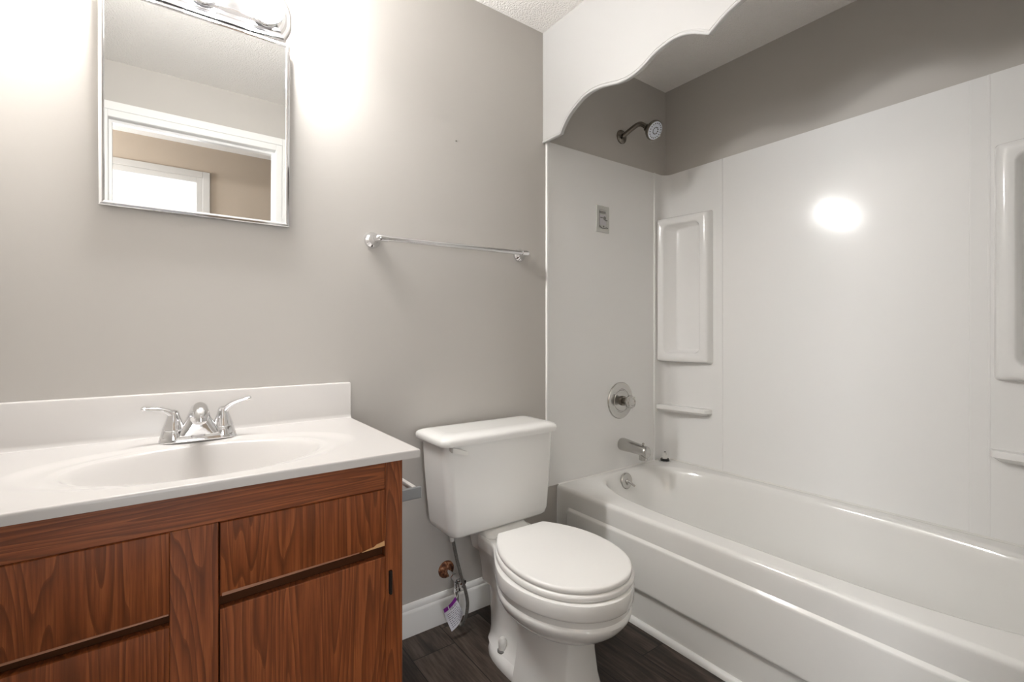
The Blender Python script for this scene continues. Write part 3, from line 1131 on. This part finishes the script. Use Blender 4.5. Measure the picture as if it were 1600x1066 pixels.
loft(bm, [bar_ring(0, -.0008), bar_ring(0, -.010), bar_ring(.003, -.014), bar_ring(.010, -.0145), bar_ring(.016, -.022), bar_ring(.024, -.0235), bar_ring(.030, -.032), bar_ring(.036, -.034)], True, True)
ob('back_plate', bm, 'fixture', lb, 20)
for k in (-1, 0, 1):
    bx = LX + k * .1455
    bm = BM()
    lathe(bm, (bx, -.0335, LZ), (0, -1, 0), [(0, .0365), (.003, .0365), (.006, .033), (.010, .0315), (.011, .029), (.011, .014)], 32)
    so = ob('socket', bm, 'fixture', lb)
    bm = BM()
    c, r = .0345, .0425
    pr = [(0, .024)]
    for q in range(25):
        a = PI * q / 24
        t = c - r * math.cos(a)
        if t > .004:
            pr.append((t, max(r * math.sin(a), .0005)))
    lathe(bm, (bx, -.0405, LZ), (0, -1, 0), pr, 28)
    ob('globe_bulb', bm, 'bulb', so, 70)

# ================================================================== TOWEL BAR
tb = thing('towel_bar', (-.425, -0.0, 1.32), 'chrome towel bar on the greige wall between mirror and tub', 'towel bar')
bm = BM()
tube(bm, [(-.712, -.060, 1.3395), (-.150, -.060, 1.3475)], .0088, 18)
ob('bar', bm, 'chrome', tb)
for x, z, s in ((-.7265, 1.3390, 1), (-.1265, 1.3485, -1)):
    bm = BM()
    lathe(bm, (x, -.0005, z), (0, -1, 0), [(0, .0265), (.006, .0265), (.010, .0245), (.015, .0190), (.022, .0140), (.034, .0115), (.044, .0108)], 32, True, False)
    pts = catmull([(x, -.043, z), (x, -.053, z), (x + s * .004, -.0590, z), (x + s * .012, -.0605, z), (x + s * .030, -.0602, z + s * .0004)], 5)
    tube(bm, pts, [.0110] * len(pts), 18)
    ob('bracket', bm, 'chrome', tb, 60)

bm = BM()
lathe(bm, (-.4135, -.0003, 1.7405), (0, -1, 0), [(0, .0022), (.0012, .0022), (.0018, .0008)], 10)
o = ob('nail', bm, 'nail')
tag(o, 'tiny nail head in the bare wall above the towel bar', 'nail')

# ================================================================== PAPER HOLDER on the side of the vanity
ph = thing('toilet_paper_holder', (CX1 + .03, -.36, .61), 'empty grey metal toilet paper holder on the side of the vanity', 'paper holder')
bm = BM()
box(bm, CX1 - .0006, CX1 + .006, -.405, -.245, .606, .650, .0015, 1)
ob('mounting_plate', bm, 'brushed', ph)
for y in (-.402, -.262):
    bm = BM()
    box(bm, CX1 + .0055, CX1 + .094, y - .005, y + .005, .6150, .6440, .0015, 1)
    ob('arm', bm, 'brushed', ph)
bm = BM()
box(bm, CX1 + .072, CX1 + .084, -.397, -.267, .632, .6445, .003, 2)
ob('roller', bm, 'white_plastic', ph)

# ================================================================== TOILET
TCX = -0.334
toi = thing('toilet', (-.345, -.36, 0), 'white two-piece toilet with closed lid between vanity and bathtub', 'toilet')
ROT = Matrix.Translation((TCX, -.27, 0)) @ Matrix.Rotation(math.radians(-2.6), 4, 'Z') @ Matrix.Translation((-TCX, .27, 0))


def bowl_ring(z, tip, hw, yb, neck, yn=-.27, yc=-.485, n_f=22, n_b=16, fp=2.0):
    left = []
    for k in range(n_b):
        y = yb + (yc - yb) * k / n_b
        s = max(0.0, min(1.0, (yn - y) / (yn - yc)))
        w = neck + (hw - neck) * math.sin(PI / 2 * s) ** 1.25
        left.append((w, y))
    for k in range(n_f + 1):
        a = PI / 2 * k / n_f
        c, s = math.cos(a), math.sin(a)
        left.append((hw * max(c, 0) ** (2 / fp), yc + (tip - yc) * s ** (2 / fp)))
    pts = [(TCX - w, y, z) for w, y in left] + [(TCX + w, y, z) for w, y in left[-2::-1]]
    return [tuple(ROT @ Vector(p)) for p in pts]


bm = BM()
NK = ((.3640, -.690, .155, .086), (.3655, -.712, .176, .0955), (.3625, -.7185, .1815, .0985), (.3560, -.7205, .1835, .0995), (.3270, -.7200, .1830, .0980), (.3215, -.7175, .1810, .0970),
      (.3180, -.7120, .1755, .0955), (.3020, -.7100, .1735, .0910), (.2975, -.7130, .1770, .0895), (.2920, -.7150, .1785, .0880), (.2800, -.7110, .1760, .0845), (.2620, -.6980, .1660, .0795),
      (.2420, -.6760, .1480, .0745), (.2230, -.6450, .1240, .0710), (.2080, -.6080, .1000, .0690), (.1960, -.5700, .0800, .0670))
loft(bm, [bowl_ring(z, tip, hw, -.185 + .03 * (.3655 - z) / .17, nk) for z, tip, hw, nk in NK], True, True)
def tank_ring(z, x0, x1, yf, yb, r):
    return [((x0 + x1) / 2 + a, (yf + yb) / 2 + b, z) for a, b in rrect(x1 - x0, yb - yf, r, 6)]


# trapway body behind the column


def trap_ring(z, yf, yb, hw, p=3.2, n=40):
    return oval(TCX, (yf + yb) / 2, z, hw, (yb - yf) / 2, n, p)


loft(bm, [trap_ring(.22, -.50, -.150, .069), trap_ring(.15, -.48, -.150, .061), trap_ring(.09, -.475, -.155, .061), trap_ring(.055, -.475, -.165, .068), trap_ring(.040, -.48, -.175, .080), trap_ring(.030, -.48, -.180, .094)])
# foot flange
loft(bm, [trap_ring(.0005, -.545, -.188, .108, 3.0), trap_ring(.010, -.545, -.188, .1085, 3.0), trap_ring(.022, -.542, -.192, .1055, 3.0), trap_ring(.031, -.53, -.20, .096, 3.0), trap_ring(.036, -.51, -.21, .078, 3.0)])
# front column with flat face and chamfered flanks


def col_ring(z, yf, fw_, hw, ys, yb):
    pts = [(-hw, yb), (-hw, ys), (-fw_ - .004, yf + .007), (-fw_ + .004, yf + .001), (fw_ - .004, yf + .001), (fw_ + .004, yf + .007), (hw, ys), (hw, yb)]
    return [(TCX - .012 + x, y, z) for x, y in pts]


loft(bm, [col_ring(.0005, -.600, .074, .108, -.515, -.40), col_ring(.02, -.596, .072, .105, -.513, -.40), col_ring(.08, -.587, .060, .092, -.505, -.40), col_ring(.15, -.583, .052, .083, -.500, -.40), col_ring(.235, -.590, .050, .086, -.500, -.40)])
# raised deck that carries the tank
def deck_ring(z, hw, yf, yb):
    return tank_ring(z, TCX - hw, TCX + hw, yf, yb, .03)


loft(bm, [deck_ring(.300, .080, -.200, -.090), deck_ring(.350, .090, -.235, -.088), deck_ring(.3655, .0905, -.245, -.086), deck_ring(.3700, .088, -.235, -.087), deck_ring(.3780, .086, -.212, -.088), deck_ring(.3838, .084, -.198, -.090)])
bowl = ob('bowl', bm, 'china', toi, 38)
# bolt caps on the foot flange
for s in (-1, 1):
    bm = BM()
    bc = (TCX + s * .0785, -.296, .0335)
    lathe(bm, bc, (0, 0, 1), [(.004, .0100), (.006, .0128), (.014, .0125), (.018, .0132), (.028, .0138), (.036, .0122), (.041, .0078), (.043, .001)], 24)
    cap = ob('bolt_cap', bm, 'white_plastic', toi)
    bm = BM()
    lathe(bm, bc, (0, 0, 1), [(-.001, .0165), (.003, .0165), (.0045, .0150), (.0045, .005)], 24)
    ob('washer', bm, 'plate_dark', cap)

# tank
KX, KW = -.3475, .220


bm = BM()
loft(bm, [tank_ring(.3835, -.522, -.170, -.200, -.055, .03),
          tank_ring(.3850, -.540, -.155, -.208, -.042, .03),
          tank_ring(.3920, -.5465, -.148, -.212, -.038, .03),
          tank_ring(.410, -.551, -.143, -.2135, -.036, .03),
          tank_ring(.50, -.5600, -.137, -.2165, -.034, .03),
          tank_ring(.60, -.5690, -.131, -.2190, -.034, .03),
          tank_ring(.684, -.5735, -.128, -.2205, -.034, .03)], True, True)
ob('tank', bm, 'china', toi, 60)
bm = BM()


def lid_ring(z, ins, c=.020):
    x0, x1, yf, yb = -.5915 + ins, -.1150 - ins, -.2385 + ins, -.026 - ins
    p = [(x0, yb - c * .6), (x0 + c * .6, yb), (x1 - c * .6, yb), (x1, yb - c * .6), (x1, yf + c), (x1 - c, yf), (x0 + c, yf), (x0, yf + c)]
    out = []
    for k in range(8):
        a, b = Vector(p[k]), Vector(p[(k + 1) % 8])
        out += [a.lerp(b, .18 if (b - a).length < .04 else .02), a.lerp(b, .82 if (b - a).length < .04 else .98)]
    return [(q.x, q.y, z) for q in out]


loft(bm, [lid_ring(.6845, .006), lid_ring(.6835, .002), lid_ring(.688, .0), lid_ring(.700, .0), lid_ring(.7055, .0025), lid_ring(.7095, .008), lid_ring(.7135, .018), lid_ring(.7160, .032), lid_ring(.7165, .05)], True, True)
ob('tank_lid', bm, 'china', toi, 50)
bm = BM()
# small white flush lever at the upper left of the tank front
loft(bm, [[(-.560, -.2195, .671), (-.560, -.2195, .682), (-.560, -.2225, .682), (-.560, -.2225, .671)],
          [(-.5545, -.2205, .664), (-.5545, -.2205, .6815), (-.5545, -.2335, .6810), (-.5545, -.2335, .665)],
          [(-.536, -.2210, .658), (-.536, -.2210, .676), (-.536, -.2345, .675), (-.536, -.2345, .659)],
          [(-.505, -.2230, .648), (-.505, -.2230, .664), (-.505, -.2305, .663), (-.505, -.2305, .649)],
          [(-.498, -.2250, .649), (-.498, -.2250, .659), (-.498, -.2285, .658), (-.498, -.2285, .650)]])
ob('flush_lever', bm, 'white_plastic', toi, 30)


# seat and lid: egg outline with a straight hinge side
def seat_ring(z, grow=0.0, back=-.285):
    yc, tip, hw = -.500, -.704 - grow, .1705 + grow
    left = []
    for k in range(14):
        y = back + (yc - back) * k / 14
        s = (y - yc) / (-.285 - yc)
        left.append((hw * (1 - .455 * max(s, 0) ** 2.2), y))
    for k in range(23):
        a = PI / 2 * k / 22
        left.append((hw * math.cos(a) ** .96, yc + (tip - yc) * math.sin(a) ** .96))
    left[-1] = (0.0, tip)
    pts = [(TCX + .006 - w, y, z) for w, y in left] + [(TCX + .006 + w, y, z) for w, y in left[-2::-1]]
    return [tuple(ROT @ Vector(p)) for p in pts]


bm = BM()
loft(bm, [seat_ring(.3665, -.002, -.283), seat_ring(.3665, .003, -.283), seat_ring(.3690, .0055, -.282), seat_ring(.3760, .0060, -.282), seat_ring(.3815, .0040, -.283), seat_ring(.3835, 0.0, -.284)], True, True)
ob('seat', bm, 'plastic', toi, 50)
bm = BM()
loft(bm, [seat_ring(.3850, -.006), seat_ring(.3850, -.002), seat_ring(.3870, 0.0), seat_ring(.3930, .0005), seat_ring(.3965, -.001), seat_ring(.3990, -.004), seat_ring(.4000, -.010)], True, True)
ob('seat_lid', bm, 'plastic', toi, 50)
for s in (-1, 1):
    bm = BM()
    px = TCX + s * .070
    box(bm, px - .013, px + .013, -.2845, -.262, .3655, .3850, .005, 3)
    ob('seat_hinge', bm, 'plastic', toi)

# ================================================================== WATER SUPPLY
sv = thing('shutoff_valve', (-.452, -.03, .165), 'chrome shutoff valve with rusted wall plate above the baseboard', 'valve')
bm = BM()
lathe(bm, (-.4545, -.0005, .184), (0, -1, 0), [(0, .031), (.003, .0305), (.009, .025), (.013, .016), (.014, .009)], 30, True, True)
ob('escutcheon', bm, 'rust', sv)
bm = BM()
tube(bm, [(-.4545, -.010, .184), (-.4520, -.050, .176)], .0078, 14)
lathe(bm, (-.4520, -.040, .178), (.05, -1, -.15), [(0, .0125), (.010, .0125), (.012, .0105), (.030, .0105), (.032, .0125), (.040, .0125)], 6)
tube(bm, [(-.4500, -.066, .174), (-.4480, -.070, .135)], .0080, 14)
lathe(bm, (-.4480, -.070, .146), (0, 0, -1), [(0, .0110), (.014, .0110), (.015, .008)], 6)
ob('valve_body', bm, 'chrome', sv)
bm = BM()
lathe(bm, (-.449, -.078, .173), (.5, -1, -.15), [(0, .0045), (.014, .0045), (.014, .013), (.017, .015), (.024, .015), (.026, .012)], 8)
ob('valve_handle', bm, 'chrome', sv)

sh = thing('supply_hose', (-.45, -.11, .02), 'braided steel supply hose looping from the tank down to the valve', 'hose')
pts = catmull([(-.5000, -.120, .384), (-.4930, -.118, .350), (-.4790, -.112, .292), (-.4580, -.108, .215), (-.4360, -.104, .150), (-.4250, -.102, .100), (-.4270, -.098, .060), (-.4330, -.091, .030), (-.4405, -.083, .0195), (-.4465, -.076, .032), (-.4485, -.071, .070), (-.4480, -.070, .126)], 8)
bm = BM()
tube(bm, pts, .0058, 12)
ob('braided_hose', bm, 'braid', sh, 60)
bm = BM()
lathe(bm, (-.5003, -.120, .3832), (.12, .03, -1), [(0, .016), (.004, .017), (.020, .016), (.022, .008)], 10)
lathe(bm, (-.4980, -.1195, .363), (.12, .03, -1), [(0, .0078), (.024, .0078), (.026, .006)], 12)
ob('coupling_nut', bm, 'white_plastic', sh)

# hang tag tied around the hose
ht = thing('hang_tag', (-.47, -.10, .03), 'crumpled white tag with purple heading hanging from the supply hose', 'tag')
TR, TL_, BL_, BR_ = Vector((-.4680, -.096, .1300)), Vector((-.5190, -.100, .1080)), Vector((-.4930, -.112, .0300)), Vector((-.4420, -.097, .0700))


def tagp(u, v, lift=0.0):
    """u along the heading (0 left .. 1 right), v from heading (0) to tip (1), with a soft fold"""
    p = TL_.lerp(TR, u).lerp(BL_.lerp(BR_, u), v)
    p.y += -.010 * math.sin(PI * u) * (1 - .3 * v) + .007 * math.sin(3.2 * v + 2.4 * u) - lift
    return p


def tag_patch(bm, u0, u1, v0, v1, lift, mi, n=10, thick=.0004):
    rows = []
    for k in range(n + 1):
        u = u0 + (u1 - u0) * k / n
        rows.append([tagp(u, v0 + (v1 - v0) * j / n, lift) for j in range(n + 1)])
    f = [[bm.verts.new(p) for p in r] for r in rows]
    b = [[bm.verts.new(p + Vector((0, thick, 0))) for p in r] for r in rows]
    for i in range(n):
        for j in range(n):
            bm.faces.new((f[i][j], f[i + 1][j], f[i + 1][j + 1], f[i][j + 1])).material_index = mi
            bm.faces.new((b[i][j], b[i][j + 1], b[i + 1][j + 1], b[i + 1][j])).material_index = mi
    for i in range(n):
        bm.faces.new((f[i][0], b[i][0], b[i + 1][0], f[i + 1][0])).material_index = mi
        bm.faces.new((f[i][n], f[i + 1][n], b[i + 1][n], b[i][n])).material_index = mi
        bm.faces.new((f[0][i], f[0][i + 1], b[0][i + 1], b[0][i])).material_index = mi
        bm.faces.new((f[n][i], b[n][i], b[n][i + 1], f[n][i + 1])).material_index = mi


bm = BM()
tag_patch(bm, 0, 1, 0, 1, 0, 0, 14)
ob('tag_sheet', bm, 'tag', ht, 60)
bm = BM()
tag_patch(bm, 0.02, .30, .0, .20, .0006, 0, 4, .0003)
tag_patch(bm, .36, 1.0, .0, .18, .0006, 0, 6, .0003)
ob('tag_heading', bm, 'tag_purple', ht, 60)
bm = BM()
u = .40
for wd in (.06, .05, .07, .05, .06, .05):     # small dark strokes of the heading
    tag_patch(bm, u, u + wd * .7, .21, .285, .0006, 0, 2, .0003)
    u += wd + .025
for r_ in range(8):
    v = .36 + r_ * .075
    u = .12
    while u < .86:
        wd = random.uniform(.05, .16)
        tag_patch(bm, u, min(u + wd, .9), v, v + .022, .0006, 0, 2, .0003)
        u += wd + .035
ob('printed_lines', bm, 'tag_ink', ht, 60)
bm = BM()
loop = catmull([(-.4640, -.096, .1270), (-.4580, -.092, .134), (-.4480, -.084, .138), (-.4400, -.074, .130), (-.4470, -.058, .128), (-.4580, -.068, .131), (-.4640, -.088, .130), (-.4660, -.0955, .126)], 6)
tube(bm, loop, .0011, 8)
ob('tie_loop', bm, 'white_plastic', ht, 60)

# ================================================================== TUB FITTINGS
YP = -0.0042      # face of the end panel
tv = thing('tub_valve', (.475, YP, .716), 'round chrome tub valve plate with knob above the tub spout', 'tub valve')
bm = BM()
lathe(bm, (.4750, YP, .7165), (0, -1, 0), [(0, .087), (.003, .087), (.0065, .084), (.0085, .074), (.0090, .056), (.0065, .054), (.0065, .050), (.0095, .048), (.0105, .034), (.012, .024)], 56)
ob('escutcheon', bm, 'satin', tv)
bm = BM()
lathe(bm, (.4750, YP - .010, .7165), (0, -1, 0), [(0, .0235), (.014, .0225), (.016, .0150), (.034, .0145), (.036, .016)], 32)
ob('sleeve', bm, 'bronze', tv)
bm = BM()
prof_k = [(0, .015), (.003, .023), (.007, .0275), (.018, .0300), (.026, .0285), (.030, .0240), (.031, .0170), (.0285, .0150), (.0285, .001)]
d, uu, vv = frame_axes((0, -1, 0))
rings = []
for t, r in prof_k:
    rings.append([Vector((.4750, YP - .045, .7165)) + d * t + (uu * math.cos(2 * PI * k / 48) + vv * math.sin(2 * PI * k / 48)) * r * (1 + (.05 * math.cos(8 * 2 * PI * k / 48) if r > .02 else 0)) for k in range(48)])
loft(bm, rings)
ob('knob', bm, 'satin', tv)

ts = thing('tub_spout', (.485, YP, .50), 'chrome tub spout with diverter pin below the round valve', 'tub spout')
bm = BM()
rings = []
for yv, zc, w, h in ((0, .508, .0285, .0285), (-.012, .508, .0300, .0300), (-.030, .5075, .0295, .0292), (-.070, .505, .0270, .0262), (-.105, .502, .0262, .0252), (-.128, .499, .0258, .0255), (-.143, .4965, .0252, .0262), (-.150, .4955, .0238, .0255), (-.154, .495, .0200, .0215), (-.1555, .495, .012, .013)):
    rings.append([(.4850 + a, YP + yv, zc + b) for a, b in [(w * math.cos(2 * PI * k / 32), h * math.sin(2 * PI * k / 32)) for k in range(32)]])
loft(bm, rings)
lathe(bm, (.4850, YP - .128, .485), (0, 0, -1), [(0, .0195), (.026, .0190), (.027, .016), (.020, .015)], 28)
ob('spout_body', bm, 'satin', ts, 45)
bm = BM()
lathe(bm, (.4850, YP - .127, .5175), (0, 0, 1), [(0, .0030), (.010, .0030), (.011, .0055), (.017, .0055), (.019, .002)], 16)
ob('diverter_pin', bm, 'satin', ts)

sw = thing('shower_head', (.485, 0, 1.95), 'small shower head on a bent dark chrome arm under the valance', 'shower head')
SP = Vector((.4870, 0, 1.9750))
bm = BM()
lathe(bm, SP + Vector((0, -.0005, 0)), (0, -1, 0), [(0, .0330), (.004, .0330), (.010, .028), (.014, .018), (.016, .013)], 32)
ob('wall_flange', bm, 'bronze', sw)
arm = catmull([SP + Vector((0, -.012, 0)), SP + Vector((.004, -.050, .016)), SP + Vector((.008, -.086, .028)), SP + Vector((.013, -.106, .028)), SP + Vector((.019, -.122, .016)), SP + Vector((.022, -.132, .004))], 6)
bm = BM()
tube(bm, arm, .0108, 16)
ob('shower_arm', bm, 'bronze', sw, 60)
hd = Vector((-.05, -.84, -.54)).normalized()
HP = SP + Vector((.021, -.130, .006))
bm = BM()
lathe(bm, HP, hd, [(0, .0135), (.004, .0170), (.010, .0170), (.012, .0135), (.016, .0140), (.022, .0200), (.030, .0280), (.042, .0390), (.048, .0425), (.057, .0435), (.0605, .0410), (.061, .0360)], 40)
head = ob('head_shell', bm, 'bronze', sw)
bm = BM()
lathe(bm, HP + hd * .0605, hd, [(0, .0390), (.002, .0386), (.003, .036), (.003, .001)], 40)
face = ob('spray_face', bm, 'spray', head)
bm = BM()
_, fu, fv = frame_axes(hd)
fc = HP + hd * .0633
for cnt, rad_, sz in ((18, .0310, .0028), (10, .0140, .0032)):
    for k in range(cnt):
        a = 2 * PI * k / cnt
        lathe(bm, fc + (fu * math.cos(a) + fv * math.sin(a)) * rad_, hd, [(0, sz), (.0012, sz * .8)], 8)
o = ob('spray_nozzles', bm, 'black', face)
o['kind'] = 'stuff'
bm = BM()
lathe(bm, HP + hd * .052 + Vector((.042, .004, -.010)), (.95, .2, -.2), [(0, .004), (.008, .004), (.011, .0015)], 10)
ob('spray_lever', bm, 'white_plastic', head)

# wall plate with pictograms on the end panel
wp = thing('wall_plate', (.3535, YP, 1.50), 'small grey rectangular plate with dark marks on the surround below the shower head', 'wall plate')
bm = BM()
PX0, PX1, PZ0, PZ1 = .3110, .3960, 1.5000, 1.6225
cx, cz = (PX0 + PX1) / 2, (PZ0 + PZ1) / 2


def pr(w, h, y, r=.004):
    return [(cx + a, YP + y, cz + b) for a, b in rrect(w, h, r, 3)]


loft(bm, [pr(.085, .1225, 0.0002), pr(.085, .1225, -.003), pr(.081, .1185, -.0045), pr(.054, .088, -.0045), pr(.050, .084, -.0030)], True, True)
ob('plate', bm, 'plate', wp, 20)
bm = BM()
box(bm, cx - .0225, cx + .0200, YP - .0036, YP - .0028, cz - .027, cz + .020)
ob('pale_inset', bm, 'plate_lilac', wp)
bm = BM()
box(bm, cx - .0245, cx - .0225, YP - .0042, YP - .0029, cz - .040, cz + .040)
box(bm, cx - .0225, cx + .0180, YP - .0042, YP - .0029, cz + .026, cz + .037, .001, 1)
box(bm, cx - .018, cx - .002, YP - .0046, YP - .0033, cz + .004, cz + .009)
lathe(bm, (cx + .010, YP - .0035, cz + .006), (0, -1, 0), [(0, .0085), (.0015, .0085)], 18)
box(bm, cx + .012, cx + .028, YP - .0062, YP - .0034, cz - .006, cz - .001)
tube(bm, catmull([(cx - .022, YP - .0036, cz - .031), (cx - .010, YP - .0036, cz - .040), (cx + .006, YP - .0036, cz - .042), (cx + .022, YP - .0045, cz - .037), (cx + .030, YP - .005, cz - .040)], 5), .0022, 8)
lathe(bm, (cx + .004, YP - .0034, cz - .033), (0, -1, 0), [(0, .0045), (.0012, .0045)], 14)
ob('pictogram_marks', bm, 'plate_dark', wp)

# loose drain stopper standing on the tub ledge in the corner
ST = Vector((.755, -.052, .3908))
st = thing('drain_stopper', tuple(ST), 'loose drain stopper with black rubber ring standing in the tub corner', 'drain stopper')
bm = BM()
lathe(bm, ST, (0, 0, 1), [(0, .020), (.001, .0260), (.004, .0275), (.006, .0255), (.0065, .018)], 32)
ob('chrome_cap', bm, 'chrome', st)
bm = BM()
lathe(bm, ST + Vector((0, 0, .0062)), (0, 0, 1), [(0, .018), (.001, .0220), (.007, .0225), (.009, .0205), (.0095, .0100)], 32)
ob('rubber_ring', bm, 'black', st)
bm = BM()
lathe(bm, ST + Vector((0, 0, .0150)), (0, 0, 1), [(0, .0115), (.010, .0108), (.011, .0092), (.013, .0092), (.014, .0106), (.022, .0104), (.023, .0090), (.030, .0085), (.032, .0055), (.0325, .003)], 26)
ob('stem', bm, 'white_plastic', st)
bm = BM()
lathe(bm, ST + Vector((0, 0, .0465)), (0, 0, 1), [(0, .0048), (.003, .0048), (.004, .003)], 14)
ob('screw', bm, 'black', st)

# drop the bookkeeping property
for o in SC.objects:
    if '_w' in o:
        del o['_w']
